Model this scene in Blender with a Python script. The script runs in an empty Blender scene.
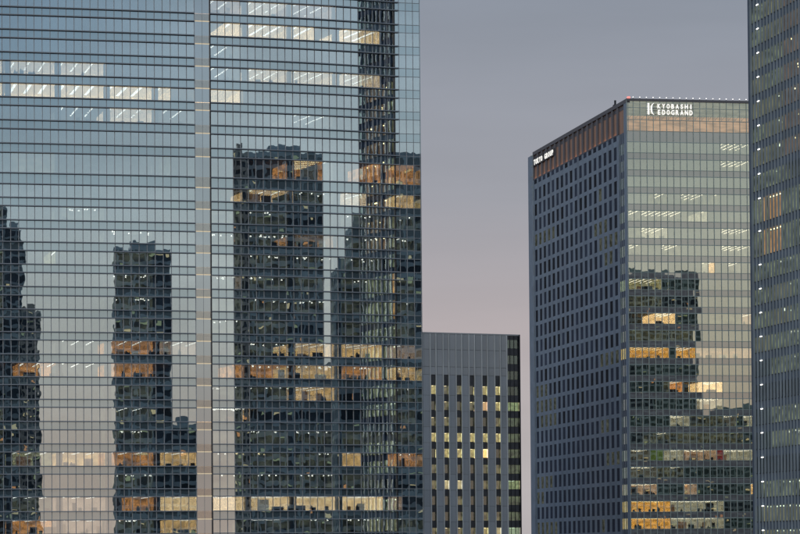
import bpy, math, random
from mathutils import Matrix, Vector
random.seed(7)
sc = bpy.context.scene
col = sc.collection

# ------------------------------------------------------------------ camera
F = 3000.0                    # focal length in photo pixels (photo 800 x 534)
CV = 461.3                    # principal row
PITCH = math.radians(1.77)
ROLL = math.radians(-0.435)
CAM = Vector((0.0, 0.0, 25.0))
cam_d = bpy.data.cameras.new("camera")
cam = bpy.data.objects.new("camera", cam_d); col.objects.link(cam)
cam_d.sensor_width = 36.0; cam_d.sensor_fit = 'HORIZONTAL'
cam_d.lens = 36.0 * F / 800.0
cam_d.shift_y = (CV - 267.0) / 800.0
cam_d.clip_start = 1.0; cam_d.clip_end = 20000.0
ROT = Matrix.Rotation(math.pi/2 + PITCH, 3, 'X') @ Matrix.Rotation(ROLL, 3, 'Z')
cam.matrix_world = Matrix.Translation(CAM) @ ROT.to_4x4()
sc.camera = cam

# ------------------------------------------------------------------ sky
SUN_EL = math.radians(12.0); SUN_AZ = math.radians(194.0)   # clockwise from +Y
world = bpy.data.worlds.new("World"); sc.world = world; world.use_nodes = True
nt = world.node_tree; N = nt.nodes; L = nt.links; N.clear()
def nd(t, **kw):
    n = N.new(t)
    for k, v in kw.items(): setattr(n, k, v)
    return n
wo = nd('ShaderNodeOutputWorld'); bg = nd('ShaderNodeBackground'); tc = nd('ShaderNodeTexCoord')
sx = nd('ShaderNodeSeparateXYZ'); L.new(tc.outputs['Generated'], sx.inputs[0])
def ramp(stops):
    r = nd('ShaderNodeValToRGB'); e = r.color_ramp.elements
    while len(e) < len(stops): e.new(0.5)
    for i, (p, c) in enumerate(stops):
        e[i].position = p; e[i].color = (*c, 1)
    return r
front = ramp([(0.0, (.46,.43,.44)), (.03, (.455,.42,.43)), (.075, (.43,.38,.395)), (.118, (.325,.325,.365)),
              (.185, (.255,.28,.335)), (.5, (.25,.30,.40)), (1.0, (.24,.31,.44))])
back = ramp([(0.0, (.50,.40,.34)), (.03, (.49,.41,.36)), (.07, (.49,.49,.46)), (.12, (.47,.53,.54)),
             (.19, (.39,.48,.55)), (.5, (.27,.34,.45)), (1.0, (.24,.31,.44))])
for r in (front, back): L.new(sx.outputs['Z'], r.inputs[0])
def mth(op, a, b=None, clamp=False):
    m = nd('ShaderNodeMath', operation=op, use_clamp=clamp)
    for i, v in enumerate((a, b)):
        if v is None: continue
        if isinstance(v, (int, float)): m.inputs[i].default_value = v
        else: L.new(v, m.inputs[i])
    return m.outputs[0]
# the west (behind, to the east of the view axis) is brighter than the darker quarter beside it
az = mth('ARCTAN2', sx.outputs['X'], mth('MULTIPLY', sx.outputs['Y'], -1.0))    # 0 straight behind
glow = nd('ShaderNodeMapRange', interpolation_type='SMOOTHSTEP')
L.new(az, glow.inputs[0]); glow.inputs[1].default_value = .22; glow.inputs[2].default_value = .62
glow.inputs[3].default_value = .0; glow.inputs[4].default_value = 1.0
hi = nd('ShaderNodeMapRange', interpolation_type='SMOOTHSTEP')
L.new(sx.outputs['Z'], hi.inputs[0]); hi.inputs[1].default_value = .06; hi.inputs[2].default_value = .17
dk = mth('MULTIPLY', mth('SUBTRACT', 1.0, glow.outputs[0]), hi.outputs[0])
tint = nd('ShaderNodeMix', data_type='RGBA', blend_type='MULTIPLY')
L.new(dk, tint.inputs['Factor']); L.new(back.outputs[0], tint.inputs['A']); tint.inputs['B'].default_value = (.50, .62, .74, 1)
side = nd('ShaderNodeMapRange', interpolation_type='SMOOTHSTEP')
L.new(sx.outputs['Y'], side.inputs[0]); side.inputs[1].default_value = -.55; side.inputs[2].default_value = .55
mx = nd('ShaderNodeMix', data_type='RGBA')
cl = nd('ShaderNodeTexNoise'); clm = nd('ShaderNodeMapping'); L.new(tc.outputs['Generated'], clm.inputs[0]); clm.inputs['Scale'].default_value = (3, 3, 22)
L.new(clm.outputs[0], cl.inputs['Vector']); cl.inputs['Scale'].default_value = 1.6; cl.inputs['Detail'].default_value = 4
clr = nd('ShaderNodeMapRange'); L.new(cl.outputs[0], clr.inputs[0]); clr.inputs[1].default_value = .3; clr.inputs[2].default_value = .7; clr.inputs[3].default_value = .88; clr.inputs[4].default_value = 1.10
cmx = nd('ShaderNodeMix', data_type='RGBA', blend_type='MULTIPLY'); cmx.inputs['Factor'].default_value = 1
L.new(tint.outputs['Result'], cmx.inputs['A']); L.new(clr.outputs[0], cmx.inputs['B'])
L.new(side.outputs[0], mx.inputs['Factor']); L.new(cmx.outputs['Result'], mx.inputs['A']); L.new(front.outputs[0], mx.inputs['B'])
sky = nd('ShaderNodeTexSky', sky_type='NISHITA', sun_disc=False); sky.sun_elevation = SUN_EL; sky.sun_rotation = SUN_AZ
bg2 = nd('ShaderNodeBackground'); L.new(sky.outputs[0], bg2.inputs[0]); bg2.inputs[1].default_value = .004
fc = nd('ShaderNodeTexNoise'); L.new(clm.outputs[0], fc.inputs['Vector']); fc.inputs['Scale'].default_value = 2.3; fc.inputs['Detail'].default_value = 5
fcr = nd('ShaderNodeMapRange'); L.new(fc.outputs[0], fcr.inputs[0]); fcr.inputs[1].default_value = .3; fcr.inputs[2].default_value = .7; fcr.inputs[3].default_value = .955; fcr.inputs[4].default_value = 1.045
fmx = nd('ShaderNodeMix', data_type='RGBA', blend_type='MULTIPLY'); fmx.inputs['Factor'].default_value = 1
L.new(mx.outputs['Result'], fmx.inputs['A']); L.new(fcr.outputs[0], fmx.inputs['B'])
L.new(fmx.outputs['Result'], bg.inputs[0]); bg.inputs[1].default_value = 1.0
ad = nd('ShaderNodeAddShader'); L.new(bg.outputs[0], ad.inputs[0]); L.new(bg2.outputs[0], ad.inputs[1])
L.new(ad.outputs[0], wo.inputs[0])

sun_d = bpy.data.lights.new("sun", 'SUN'); sun = bpy.data.objects.new("sun", sun_d); col.objects.link(sun)
sun_d.energy = 1.1; sun_d.angle = math.radians(52); sun_d.color = (1, .9, .82)
sdir = Vector((math.sin(SUN_AZ)*math.cos(SUN_EL), math.cos(SUN_AZ)*math.cos(SUN_EL), math.sin(SUN_EL)))
sun.rotation_euler = sdir.to_track_quat('Z', 'Y').to_euler()

sc.view_settings.view_transform = 'Standard'; sc.view_settings.look = 'None'
sc.view_settings.exposure = 0.0; sc.view_settings.gamma = 1.0
sc.cycles.max_bounces = 7; sc.cycles.glossy_bounces = 4; sc.cycles.diffuse_bounces = 2
sc.cycles.transparent_max_bounces = 10; sc.cycles.use_denoising = True
sc.cycles.sample_clamp_indirect = 6.0
sc.cycles.caustics_reflective = False

# ------------------------------------------------------------------ measuring helpers (photo pixel -> world)
def ray(u, v):
    d = ROT @ Vector(((u - 400.0)/F, (CV - v)/F, -1.0))
    return d / d.y
def dir2(yaw_deg):
    a = math.radians(yaw_deg); return Vector((math.cos(a), math.sin(a)))
def hit(P, t, u, v=267.0):
    """ray through (u, v) with the vertical plane through P along t -> (s, z)"""
    r = ray(u, v)
    # P + s t = k r.xy
    det = t.x*(-r.y) - t.y*(-r.x)
    s = ((-P.x)*(-r.y) - (-P.y)*(-r.x)) / det
    q = P + t*s
    k = q.y / r.y
    return s, CAM.z + r.z*k
def nrm(t):             # outward normal for a face seen from the camera, tangent running to +x
    return Vector((t.y, -t.x))

# ------------------------------------------------------------------ materials
def mat(name):
    m = bpy.data.materials.new(name); m.use_nodes = True; m.node_tree.nodes.clear()
    return m, m.node_tree.nodes, m.node_tree.links
def surface(name, color, rough=.5, spec=.4, metal=0.0, var=.12, scale=.25, stretch=(1,1,1), each=.07):
    m, n, l = mat(name)
    o = n.new('ShaderNodeOutputMaterial'); p = n.new('ShaderNodeBsdfPrincipled'); l.new(p.outputs[0], o.inputs[0])
    g = n.new('ShaderNodeNewGeometry'); mp = n.new('ShaderNodeMapping'); nz = n.new('ShaderNodeTexNoise')
    l.new(g.outputs['Position'], mp.inputs[0]); mp.inputs['Scale'].default_value = stretch
    l.new(mp.outputs[0], nz.inputs['Vector']); nz.inputs['Scale'].default_value = scale; nz.inputs['Detail'].default_value = 5
    mr = n.new('ShaderNodeMapRange'); l.new(nz.outputs[0], mr.inputs[0])
    mr.inputs[1].default_value = .25; mr.inputs[2].default_value = .75
    mr.inputs[3].default_value = 1 - var; mr.inputs[4].default_value = 1 + var
    mm = n.new('ShaderNodeMix'); mm.data_type = 'RGBA'; mm.blend_type = 'MULTIPLY'; mm.inputs['Factor'].default_value = 1
    oi = n.new('ShaderNodeObjectInfo'); ro_ = n.new('ShaderNodeMapRange'); l.new(oi.outputs['Random'], ro_.inputs[0])
    ro_.inputs[3].default_value = 1 - each; ro_.inputs[4].default_value = 1 + each
    pm = n.new('ShaderNodeMath'); pm.operation = 'MULTIPLY'; l.new(mr.outputs[0], pm.inputs[0]); l.new(ro_.outputs[0], pm.inputs[1])
    mm.inputs['A'].default_value = (*color, 1); l.new(pm.outputs[0], mm.inputs['B'])
    l.new(mm.outputs['Result'], p.inputs['Base Color'])
    p.inputs['Roughness'].default_value = rough; p.inputs['Specular IOR Level'].default_value = spec
    p.inputs['Metallic'].default_value = metal
    return m
def glass(name, refl, tint, thru, bump=.0009, scale=.8, rough=.004, opaque=None, fres=.35):
    """coated pane: mirror part + what is behind it (or an opaque back-painted colour)"""
    m, n, l = mat(name)
    o = n.new('ShaderNodeOutputMaterial'); mixn = n.new('ShaderNodeMixShader')
    gl = n.new('ShaderNodeBsdfGlossy'); gl.inputs['Color'].default_value = (*tint, 1); gl.inputs['Roughness'].default_value = rough
    if opaque is None:
        b = n.new('ShaderNodeBsdfTransparent'); b.inputs[0].default_value = (*thru, 1)
    else:
        b = n.new('ShaderNodeBsdfDiffuse'); b.inputs[0].default_value = (*opaque, 1)
    g = n.new('ShaderNodeNewGeometry'); nz = n.new('ShaderNodeTexNoise'); bp = n.new('ShaderNodeBump')
    l.new(g.outputs['Position'], nz.inputs['Vector']); nz.inputs['Scale'].default_value = scale; nz.inputs['Detail'].default_value = 1.2
    bp.inputs['Strength'].default_value = 1.0; bp.inputs['Distance'].default_value = bump
    l.new(nz.outputs[0], bp.inputs['Height']); l.new(bp.outputs[0], gl.inputs['Normal'])
    fr = n.new('ShaderNodeLayerWeight'); fr.inputs[0].default_value = .25
    ma = n.new('ShaderNodeMath'); ma.operation = 'MULTIPLY_ADD'; ma.use_clamp = True
    l.new(fr.outputs['Fresnel'], ma.inputs[0]); ma.inputs[1].default_value = fres; ma.inputs[2].default_value = refl
    # slight pane-to-pane difference in coating
    n2 = n.new('ShaderNodeTexNoise'); n2.inputs['Scale'].default_value = .13; l.new(g.outputs['Position'], n2.inputs['Vector'])
    m2 = n.new('ShaderNodeMath'); m2.operation = 'MULTIPLY_ADD'; l.new(n2.outputs[0], m2.inputs[0]); m2.inputs[1].default_value = .16; m2.inputs[2].default_value = .92
    m3 = n.new('ShaderNodeMath'); m3.operation = 'MULTIPLY'; l.new(ma.outputs[0], m3.inputs[0]); l.new(m2.outputs[0], m3.inputs[1])
    l.new(m3.outputs[0], mixn.inputs[0]); l.new(b.outputs[0], mixn.inputs[1]); l.new(gl.outputs[0], mixn.inputs[2])
    l.new(mixn.outputs[0], o.inputs[0])
    return m
def lit(name, color, strength=1.0, var=0.0, scale=(.7,.7,1.2), sample=False):
    m, n, l = mat(name)
    o = n.new('ShaderNodeOutputMaterial'); e = n.new('ShaderNodeEmission'); l.new(e.outputs[0], o.inputs[0])
    e.inputs[0].default_value = (*color, 1); e.inputs[1].default_value = strength
    if var:
        g = n.new('ShaderNodeNewGeometry'); mp = n.new('ShaderNodeMapping'); nz = n.new('ShaderNodeTexNoise')
        mp.inputs['Scale'].default_value = scale
        l.new(g.outputs['Position'], mp.inputs[0]); l.new(mp.outputs[0], nz.inputs['Vector']); nz.inputs['Scale'].default_value = 1.0
        nz.inputs['Detail'].default_value = 1.5; nz.inputs['Roughness'].default_value = .5
        mr = n.new('ShaderNodeMapRange'); l.new(nz.outputs[0], mr.inputs[0])
        mr.inputs[1].default_value = .36; mr.inputs[2].default_value = .62
        mr.inputs[3].default_value = strength*(1-var); mr.inputs[4].default_value = strength*(1+var*.5)
        l.new(mr.outputs[0], e.inputs[1])
    m.cycles.emission_sampling = 'FRONT' if sample else 'NONE'
    return m

M = {}
M['glass_a'] = glass('tower_vision_glass', .68, (.86,.92,.96), (.80,.82,.80), bump=.0017, scale=.5)
M['glass_as'] = glass('tower_spandrel_glass', .62, (.80,.90,.95), None, bump=.0017, scale=.5, opaque=(.12,.18,.21))
M['glass_strip'] = glass('tower_strip_glass', .62, (.86,.92,.97), None, bump=.0006, opaque=(.10,.10,.11))
M['fin'] = surface('dark_aluminium', (.23,.275,.32), .45, .4, var=.15)
M['mullion'] = surface('grey_aluminium', (.25,.29,.325), .45, .4, var=.15)
M['black'] = surface('black_metal', (.018,.022,.03), .5, .3)
M['conc'] = surface('concrete', (.24,.24,.24), .8, .2)
M['dark_in'] = surface('dark_interior', (.07,.085,.09), .8, .1, var=.4)
M['ceil_in'] = surface('interior_ceiling', (.22,.23,.23), .8, .1)
M['ground'] = surface('asphalt', (.05,.05,.052), .9, .2, scale=.05)
M['glass_c'] = glass('crown_glass', .20, (.9,.95,.9), (.95,.95,.9), bump=.001)
M['glass_p'] = glass('strip_panel_glass', .36, (.95,.93,.92), (.95,.93,.9), bump=.0008)
M['glass_k'] = glass('edo_vision_glass', .58, (1,.955,.82), (.76,.76,.70), bump=.0008, scale=.45)
M['glass_ks'] = glass('edo_spandrel_glass', .42, (1,.92,.80), None, bump=.0008, scale=.45, opaque=(.235,.24,.25))
M['k_mull'] = surface('edo_mullion', (.33,.42,.41), .45, .4)
M['precast'] = surface('blue_grey_precast', (.26,.335,.415), .6, .3, var=.14, scale=.3)
M['k_win'] = surface('dark_window_glass', (.035,.048,.075), .6, .05, var=.35, each=.75)
M['k_olive'] = lit('faint_lit_window', (.052,.056,.045), 1.0, .6)
M['crown'] = surface('dark_bronze', (.12,.12,.135), .5, .3)
M['crown_back'] = surface('brown_louvre', (.55,.33,.23), .6, .2, scale=.6, stretch=(1,1,.2))
M['cove'] = lit('cove_light', (1.0,.45,.2), 3.2, sample=True)
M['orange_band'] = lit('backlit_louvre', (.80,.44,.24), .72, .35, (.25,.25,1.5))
M['upper_band'] = lit('uplit_grey_louvre', (.95,.86,.64), .27, .3, (.3,.3,1.5))  # uplight on the grey louvre put in as faint emission
M['g_panel'] = surface('grey_metal_panel', (.37,.41,.445), .5, .35, var=.1, scale=.1)
M['g_panel2'] = surface('grey_metal_panel_top', (.40,.43,.45), .5, .35, var=.1, scale=.1)
M['g_fin'] = surface('pale_grey_fin', (.62,.66,.66), .45, .4)
M['g_dark'] = surface('dark_spandrel', (.07,.075,.085), .5, .3, var=.3, scale=.6)
M['g_glass'] = glass('grey_block_glass', .16, (.9,.95,.95), (.62,.58,.46), bump=.002, scale=.6)
M['g_glass2'] = glass('grey_block_glass_dark', .13, (.85,.97,.97), (.42,.50,.44), bump=.002, scale=.6)
M['r_glass'] = glass('fin_tower_glass', .05, (.8,.9,1), (.8,.85,.8), bump=.002, scale=.6, fres=.10)
M['r_span'] = surface('navy_spandrel', (.07,.105,.165), .5, .4)
M['r_fin'] = surface('fin_tower_fin', (.25,.32,.38), .5, .3, var=.2)
M['white_light'] = lit('white_lamp', (1,.97,.92), 2.2)
M['red_light'] = lit('red_beacon', (1,.25,.22), 1.6)
M['letter'] = lit('lit_letter', (1,.98,.93), 1.15)
M['room_w'] = lit('room_rosy_white', (1.0,.72,.45), 3.4, .15)
M['room_c'] = lit('room_cream', (1.0,.67,.34), 4.9, .18)
M['room_o'] = lit('room_orange', (1.0,.42,.12), 2.6, .55, (.5,.5,.9))
M['room_a'] = lit('room_amber', (1.0,.60,.24), 3.6, .35, (.5,.5,.8))
M['room_p'] = lit('room_peach', (1.0,.66,.45), 1.6, .25, (.4,.4,.7))
M['room_d'] = lit('room_dim', (.80,.75,.60), .45, .3)
M['room_v'] = lit('room_olive', (.62,.62,.40), .42, .8, (.4,.4,.7))
M['room_g'] = lit('room_green_white', (.97,.93,.74), 1.4, .3, (.5,.5,.9))
M['room_y'] = lit('room_yellow', (1.0,.93,.50), 1.2, .45)
M['room_r'] = lit('room_red', (.9,.12,.10), .8, .3)
M['room_G'] = lit('room_green', (.45,.70,.15), .7, .3)
M['strip'] = lit('ceiling_fitting', (1,.95,.85), 8)
M['strip_w'] = lit('ceiling_fitting_warm', (1,.78,.42), 7.0)
M['furn'] = surface('dark_furniture', (.03,.025,.02), .7, .2)
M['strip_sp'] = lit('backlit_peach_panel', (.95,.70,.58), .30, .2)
M['room_t'] = lit('room_teal_dim', (.34,.58,.58), .13, .35, (.15,.15,.3))  # faint emission added to unlit offices to lift the dark glass
M['strip_f'] = lit('ceiling_fitting_faint', (1,.95,.8), 1.5)
M['room_O'] = lit('room_vivid_orange', (1.0,.50,.10), 3.2, .35)
M['room_P'] = lit('fin_room_peach', (.80,.45,.30), .34, .6, (.5,.5,.4))
M['room_F'] = lit('fin_room_orange', (1,.45,.16), .95, .5, (.5,.5,.5))
M['room_W'] = lit('fin_room_warm', (.70,.60,.36), .38, .6, (.4,.4,.4))
M['strip_g'] = lit('small_fitting', (.95,1,.8), 2.6)
M['room_s'] = lit('room_soft_cream', (.9,.8,.5), .5, .5, (.5,.5,.8))
M['part_warm'] = lit('lit_partition', (.75,.40,.18), .8, .4)
M['part_pale'] = lit('pale_blind', (.95,.85,.7), 1.3, .2)
M['strip_line'] = lit('cream_light_line', (1,.84,.58), .62)

# ------------------------------------------------------------------ mesh helpers
class MB:
    def __init__(s): s.v = []; s.f = []; s.m = []; s.mats = []
    def mi(s, m):
        if m not in s.mats: s.mats.append(m)
        return s.mats.index(m)
    def quad(s, pts, m):
        b = len(s.v); s.v += [tuple(p) for p in pts]; s.f.append(tuple(range(b, b+len(pts)))); s.m.append(s.mi(m))
    def box8(s, c, m):   # c: 4 bottom then 4 top
        b = len(s.v); s.v += [tuple(p) for p in c]; i = s.mi(m)
        for q in ((3,2,1,0),(4,5,6,7),(0,1,5,4),(1,2,6,5),(2,3,7,6),(3,0,4,7)):
            s.f.append(tuple(b+k for k in q)); s.m.append(i)
    def fbox(s, P, t, n, s0, s1, d0, d1, z0, z1, m):
        """box in a wall frame: s along the wall, d outwards, z up"""
        c = []
        for z in (z0, z1):
            for (a, d) in ((s0,d1),(s1,d1),(s1,d0),(s0,d0)):
                q = P + t*a + n*d; c.append((q.x, q.y, z))
        s.box8(c, m)
    def build(s, name, parent=None, kind=None):
        me = bpy.data.meshes.new(name); me.from_pydata(s.v, [], s.f)
        for m in s.mats: me.materials.append(M[m])
        me.polygons.foreach_set('material_index', s.m); me.update()
        o = bpy.data.objects.new(name, me); col.objects.link(o)
        attach(o, parent)
        if kind: o['kind'] = kind
        return o
def attach(o, parent):
    if parent is not None:
        o.parent = parent; o.matrix_parent_inverse = parent.matrix_world.inverted()
def thing(name, loc, label, cat, group=None):
    o = bpy.data.objects.new(name, None); col.objects.link(o)
    o.matrix_world = Matrix.Translation(loc); o['label'] = label; o['category'] = cat
    if group: o['group'] = group
    return o
UNIT = {}
def unit(mname):
    if mname not in UNIT:
        b = MB(); b.fbox(Vector((0,0)), Vector((1,0)), Vector((0,-1)), 0, 1, 0, 1, 0, 1, mname)
        me = bpy.data.meshes.new(mname + '_piece'); me.from_pydata(b.v, [], b.f); me.materials.append(M[mname]); me.update()
        UNIT[mname] = me
    return UNIT[mname]
def piece(name, parent, P, t, n, s0, s1, d0, d1, z0, z1, m, tilt=0.0, label=None):
    """one piece as its own object sharing the unit mesh"""
    o = bpy.data.objects.new(name, unit(m)); col.objects.link(o)
    q = P + t*s0 + n*d0
    X = Vector((t.x, t.y, 0)); Y = Vector((-n.x, -n.y, 0)); Z = Vector((0,0,1))
    if tilt:
        X = (X + Y*random.gauss(0, tilt)).normalized(); Z = (Z + Y*random.gauss(0, tilt)).normalized()
        Y = Z.cross(X).normalized()
    R = Matrix(((X.x*(s1-s0), Y.x*(d1-d0), Z.x*(z1-z0), q.x), (X.y*(s1-s0), Y.y*(d1-d0), Z.y*(z1-z0), q.y),
                (X.z*(s1-s0), Y.z*(d1-d0), Z.z*(z1-z0), z0), (0,0,0,1)))
    o.parent = parent
    if parent is not None: o.matrix_parent_inverse = parent.matrix_world.inverted()
    o.matrix_basis = R
    if label: o['label'] = label
    return o
def tilted(mb, P, t, n, s0, s1, d, z0, z1, m, tilt, th=.02):
    a = random.gauss(0, tilt)*(s1-s0)/2; b = random.gauss(0, tilt)*(z1-z0)/2
    c = []
    for z, bz in ((z0, -b), (z1, b)):
        for (s, sa, dd) in ((s0,-a,0),(s1,a,0),(s1,a,-th),(s0,-a,-th)):
            q = P + t*s + n*(d + sa + bz + dd); c.append((q.x, q.y, z))
    mb.box8(c, m)

# ------------------------------------------------------------------ ground
g = MB(); S_ = 6000
g.quad([(-S_,-S_,0),(S_,-S_,0),(S_,S_,0),(-S_,S_,0)], 'ground')
o = g.build('ground'); o['kind'] = 'structure'

# ------------------------------------------------------------------ rooms behind the glass
for k_ in list(M):
    if k_.startswith('room_'):
        e_ = [n for n in M[k_].node_tree.nodes if n.type == 'EMISSION'][0]; c_ = e_.inputs[0].default_value; st_ = e_.inputs[1].default_value
        if k_ not in ('room_v','room_t'): M['top_'+k_[5:]] = lit('ceiling_'+k_[5:], tuple(.9*c_[i]+.1*.9 for i in range(3)), st_*.78, .08)
        else: M['top_'+k_[5:]] = M[k_]
def room(parent, A, B, n, z0, z1, style, depth=13.0, strips='normal', sp=2.85, off=.8, furn=True, smat='strip', stop=.14):
    t = (B - A).normalized(); Ln = (B - A).length
    r = MB(); e = .03; d0 = -.12; m = 'room_' + style
    def p(s, d, z):
        q = A + t*s + n*d; return (q.x, q.y, z)
    r.quad([p(e,-depth,z0+e), p(Ln-e,-depth,z0+e), p(Ln-e,-depth,z1-e), p(e,-depth,z1-e)], m)
    r.quad([p(e,d0,z1-e), p(Ln-e,d0,z1-e), p(Ln-e,-depth,z1-e), p(e,-depth,z1-e)], 'top_' + style)
    r.quad([p(e,d0,z0+e), p(Ln-e,d0,z0+e), p(Ln-e,-depth,z0+e), p(e,-depth,z0+e)], 'ceil_in')
    r.quad([p(e,d0,z0+e), p(e,d0,z1-e), p(e,-depth,z1-e), p(e,-depth,z0+e)], m)
    r.quad([p(Ln-e,d0,z0+e), p(Ln-e,d0,z1-e), p(Ln-e,-depth,z1-e), p(Ln-e,-depth,z0+e)], m)
    ro = r.build('office_room', parent)
    s_ = MB()
    if strips == 'normal':
        s = off
        while s < Ln - .3:
            d = .9
            while d < depth - 1:
                if style == 'c': s_.fbox(A, t, n, s, s+.55, -d-1.0, -d, z1-.10, z1-.05, smat)
                elif random.random() < .93: s_.fbox(A, t, n, s-.05, s+.24, -d-.55, -d, z1-.10, z1-.05, smat)
                d += 1.25 if style == 'c' else 1.12
            s += sp
    elif strips == 'along':
        d = .8
        while d < depth-1:
            s_.fbox(A, t, n, .4, Ln-.4, -d-.4, -d, z1-.14, z1-.06, smat); d += 2.6
    elif strips == 'spots':
        for k in range(int(Ln/1.3)):
            s = random.uniform(.3, Ln-.5); d = random.uniform(.5, 6)
            s_.fbox(A, t, n, s, s+.25, -d-.25, -d, z1-.3, z1-.08, smat)
    if s_.v:
        q = s_.build('ceiling_light', ro); q['kind'] = 'stuff'
    if furn:
        f = MB(); s = random.uniform(.2, 1.5)
        while s < Ln - .8:
            if random.random() < .5:
                w = random.uniform(.35, 1.1); h = random.uniform(.35, .95)
                f.fbox(A, t, n, s, min(s+w, Ln-.1), -1.2, -.7, z0+.03, z0+h, 'furn')
                if random.random() < .5: f.fbox(A, t, n, s+.1, s+.35, -1.1, -.8, z0+h, z0+h+.3, 'furn')
            s += random.uniform(.8, 3.2)
        s = random.uniform(0, 1.5)
        if style in 'oapcgyr':
            while s < Ln - 1.2:
                w = random.uniform(.5, 2.4); d = random.uniform(2.0, 7.0)
                if random.random() < .55:
                    f.fbox(A, t, n, s, min(s+w, Ln-.1), -d-.2, -d, z0+.03, z0+random.uniform(.9, 2.3), random.choice(['part_warm','part_warm','part_pale','furn']))
                s += w + random.uniform(.2, 1.6)
        if f.v:
            q = f.build('furniture', ro); q['kind'] = 'stuff'
    return ro

# =================================================================== MAIN GLASS TOWER (curved front)
YK = [(-160,11.2),(-60,12.2),(50,13.0),(150,14.5),(225,16.8),(300,20.0),(360,23.2),(400,24.8)]
def lerp(tab, x):
    if x <= tab[0][0]: return tab[0][1]
    for (a, b), (c, d) in zip(tab, tab[1:]):
        if x <= c: return b + (d-b)*(x-a)/(c-a)
    return tab[-1][1]
U = [195.5 - 8.03*k for k in range(0, 34)][::-1] + [203.3, 211.0]
w0 = 7.62; nB = 25; u = 211.0
for k in range(nB):
    u += 7.38 + .22*(1 - 2*k/(nB-1)); U.append(u)
sc_ = (395.7-211.0)/(U[-1]-211.0)
iB = U.index(211.0)
for k in range(iB+1, len(U)): U[k] = 211.0 + (U[k]-211.0)*sc_
iC = len(U) - 1
U += [400.4, 407.4, 414.4, 421.2]
i0 = min(range(len(U)), key=lambda k: abs(U[k]-0.0))
r0 = ray(U[i0], 267); PTS = {i0: Vector((r0.x, r0.y))*568.0}
TAN = {}
for k in range(i0, len(U)-1):
    um = (U[k]+U[k+1])/2; yaw = lerp(YK, um) if k < iC else 14.5
    t = dir2(yaw); s, _ = hit(PTS[k], t, U[k+1]); PTS[k+1] = PTS[k] + t*s; TAN[k] = t
for k in range(i0-1, -1, -1):
    um = (U[k]+U[k+1])/2; t = dir2(lerp(YK, um)); s, _ = hit(PTS[k+1], t, U[k]); PTS[k] = PTS[k+1] + t*s; TAN[k] = t
NC = len(U) - 1
def zA(v):       # height of a line seen at (0, v)
    return hit(PTS[i0], TAN[i0], 0.0, v)[1]
SP = [(-85,-76.5),(-62,-53.7),(-39.6,-31),(-17,-8.6),(6.0,14.2),(28.6,37.2),(51.4,60.0),(73.8,82.5),(96.4,104.8),(119.4,128.2),(142.7,152),
      (172.5,183.4),(197,205.4),(219.5,228),(241.4,250),(263.8,272),(286.2,295),(308.9,317),(331.7,339.7),(354,362.4),(376.7,384.7),
      (399.2,407.2),(421.4,429.8),(444,452.2),(466.5,474.4),(489.3,497.2),(512,520.6),(534.6,543),(557,565)]
SPZ = [(zA(a), zA(b)) for a, b in SP]      # (top, bottom) of every spandrel, from the top down
zbot = SPZ[-1][1]; ztop = SPZ[0][0]
base = PTS[NC//2]
tower = thing('curved_glass_tower', (base.x, base.y+20, 0),
              'wide curved tower of mirror glass with thin dark floor lines reflecting other towers', 'office tower')
# structure behind the glass
for i, (a, b) in enumerate(SPZ):
    m = MB()
    for k in range(NC):
        t, n = TAN[k], nrm(TAN[k]); A, B = PTS[k], PTS[k+1]
        c = []
        for z in (b+.05, a-.05):
            for q in (A - n*.12, B - n*.12, B - n*16, A - n*16): c.append((q.x, q.y, z))
        m.box8(c, 'ceil_in')
    m.build('floor_slab', tower)
m = MB()
for k in range(NC):
    n = nrm(TAN[k]); A, B = PTS[k] - n*16.02, PTS[k+1] - n*16.02
    c = []
    for z in (0, ztop+1.2):
        for q in (A, B, B - n*18, A - n*18): c.append((q.x, q.y, z))
    m.box8(c, 'dark_in')
m.build('core_wall', tower)
m = MB()
for k in range(NC):
    n = nrm(TAN[k]); A, B = PTS[k], PTS[k+1]; c = []
    for z in (0, zbot-.02):
        for q in (A + n*.05, B + n*.05, B - n*15.9, A - n*15.9): c.append((q.x, q.y, z))
    m.box8(c, 'conc')
m.build('podium', tower)
# closed ends
m = MB()
A = PTS[NC]; n = nrm(TAN[NC-1])
tt = TAN[NC-1]
m.fbox(A, tt, n, 0.02, .14, -34, -.02, 0, ztop+1.2, 'glass_as')
m.build('end_wall', tower)
# interior columns every six panes
for uc in (-41.5, 8.8, 59, 108.2, 156.6, 247.5, 292.8, 338.8, 384.5):
    k = max(j for j in range(NC) if U[j] <= uc); t, n = TAN[k], nrm(TAN[k])
    s, _ = hit(PTS[k], t, uc)
    m = MB(); m.fbox(PTS[k], t, n, s-.55, s+.55, -1.6, -.35, zbot, ztop, 'conc'); m.build('column', tower)
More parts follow.
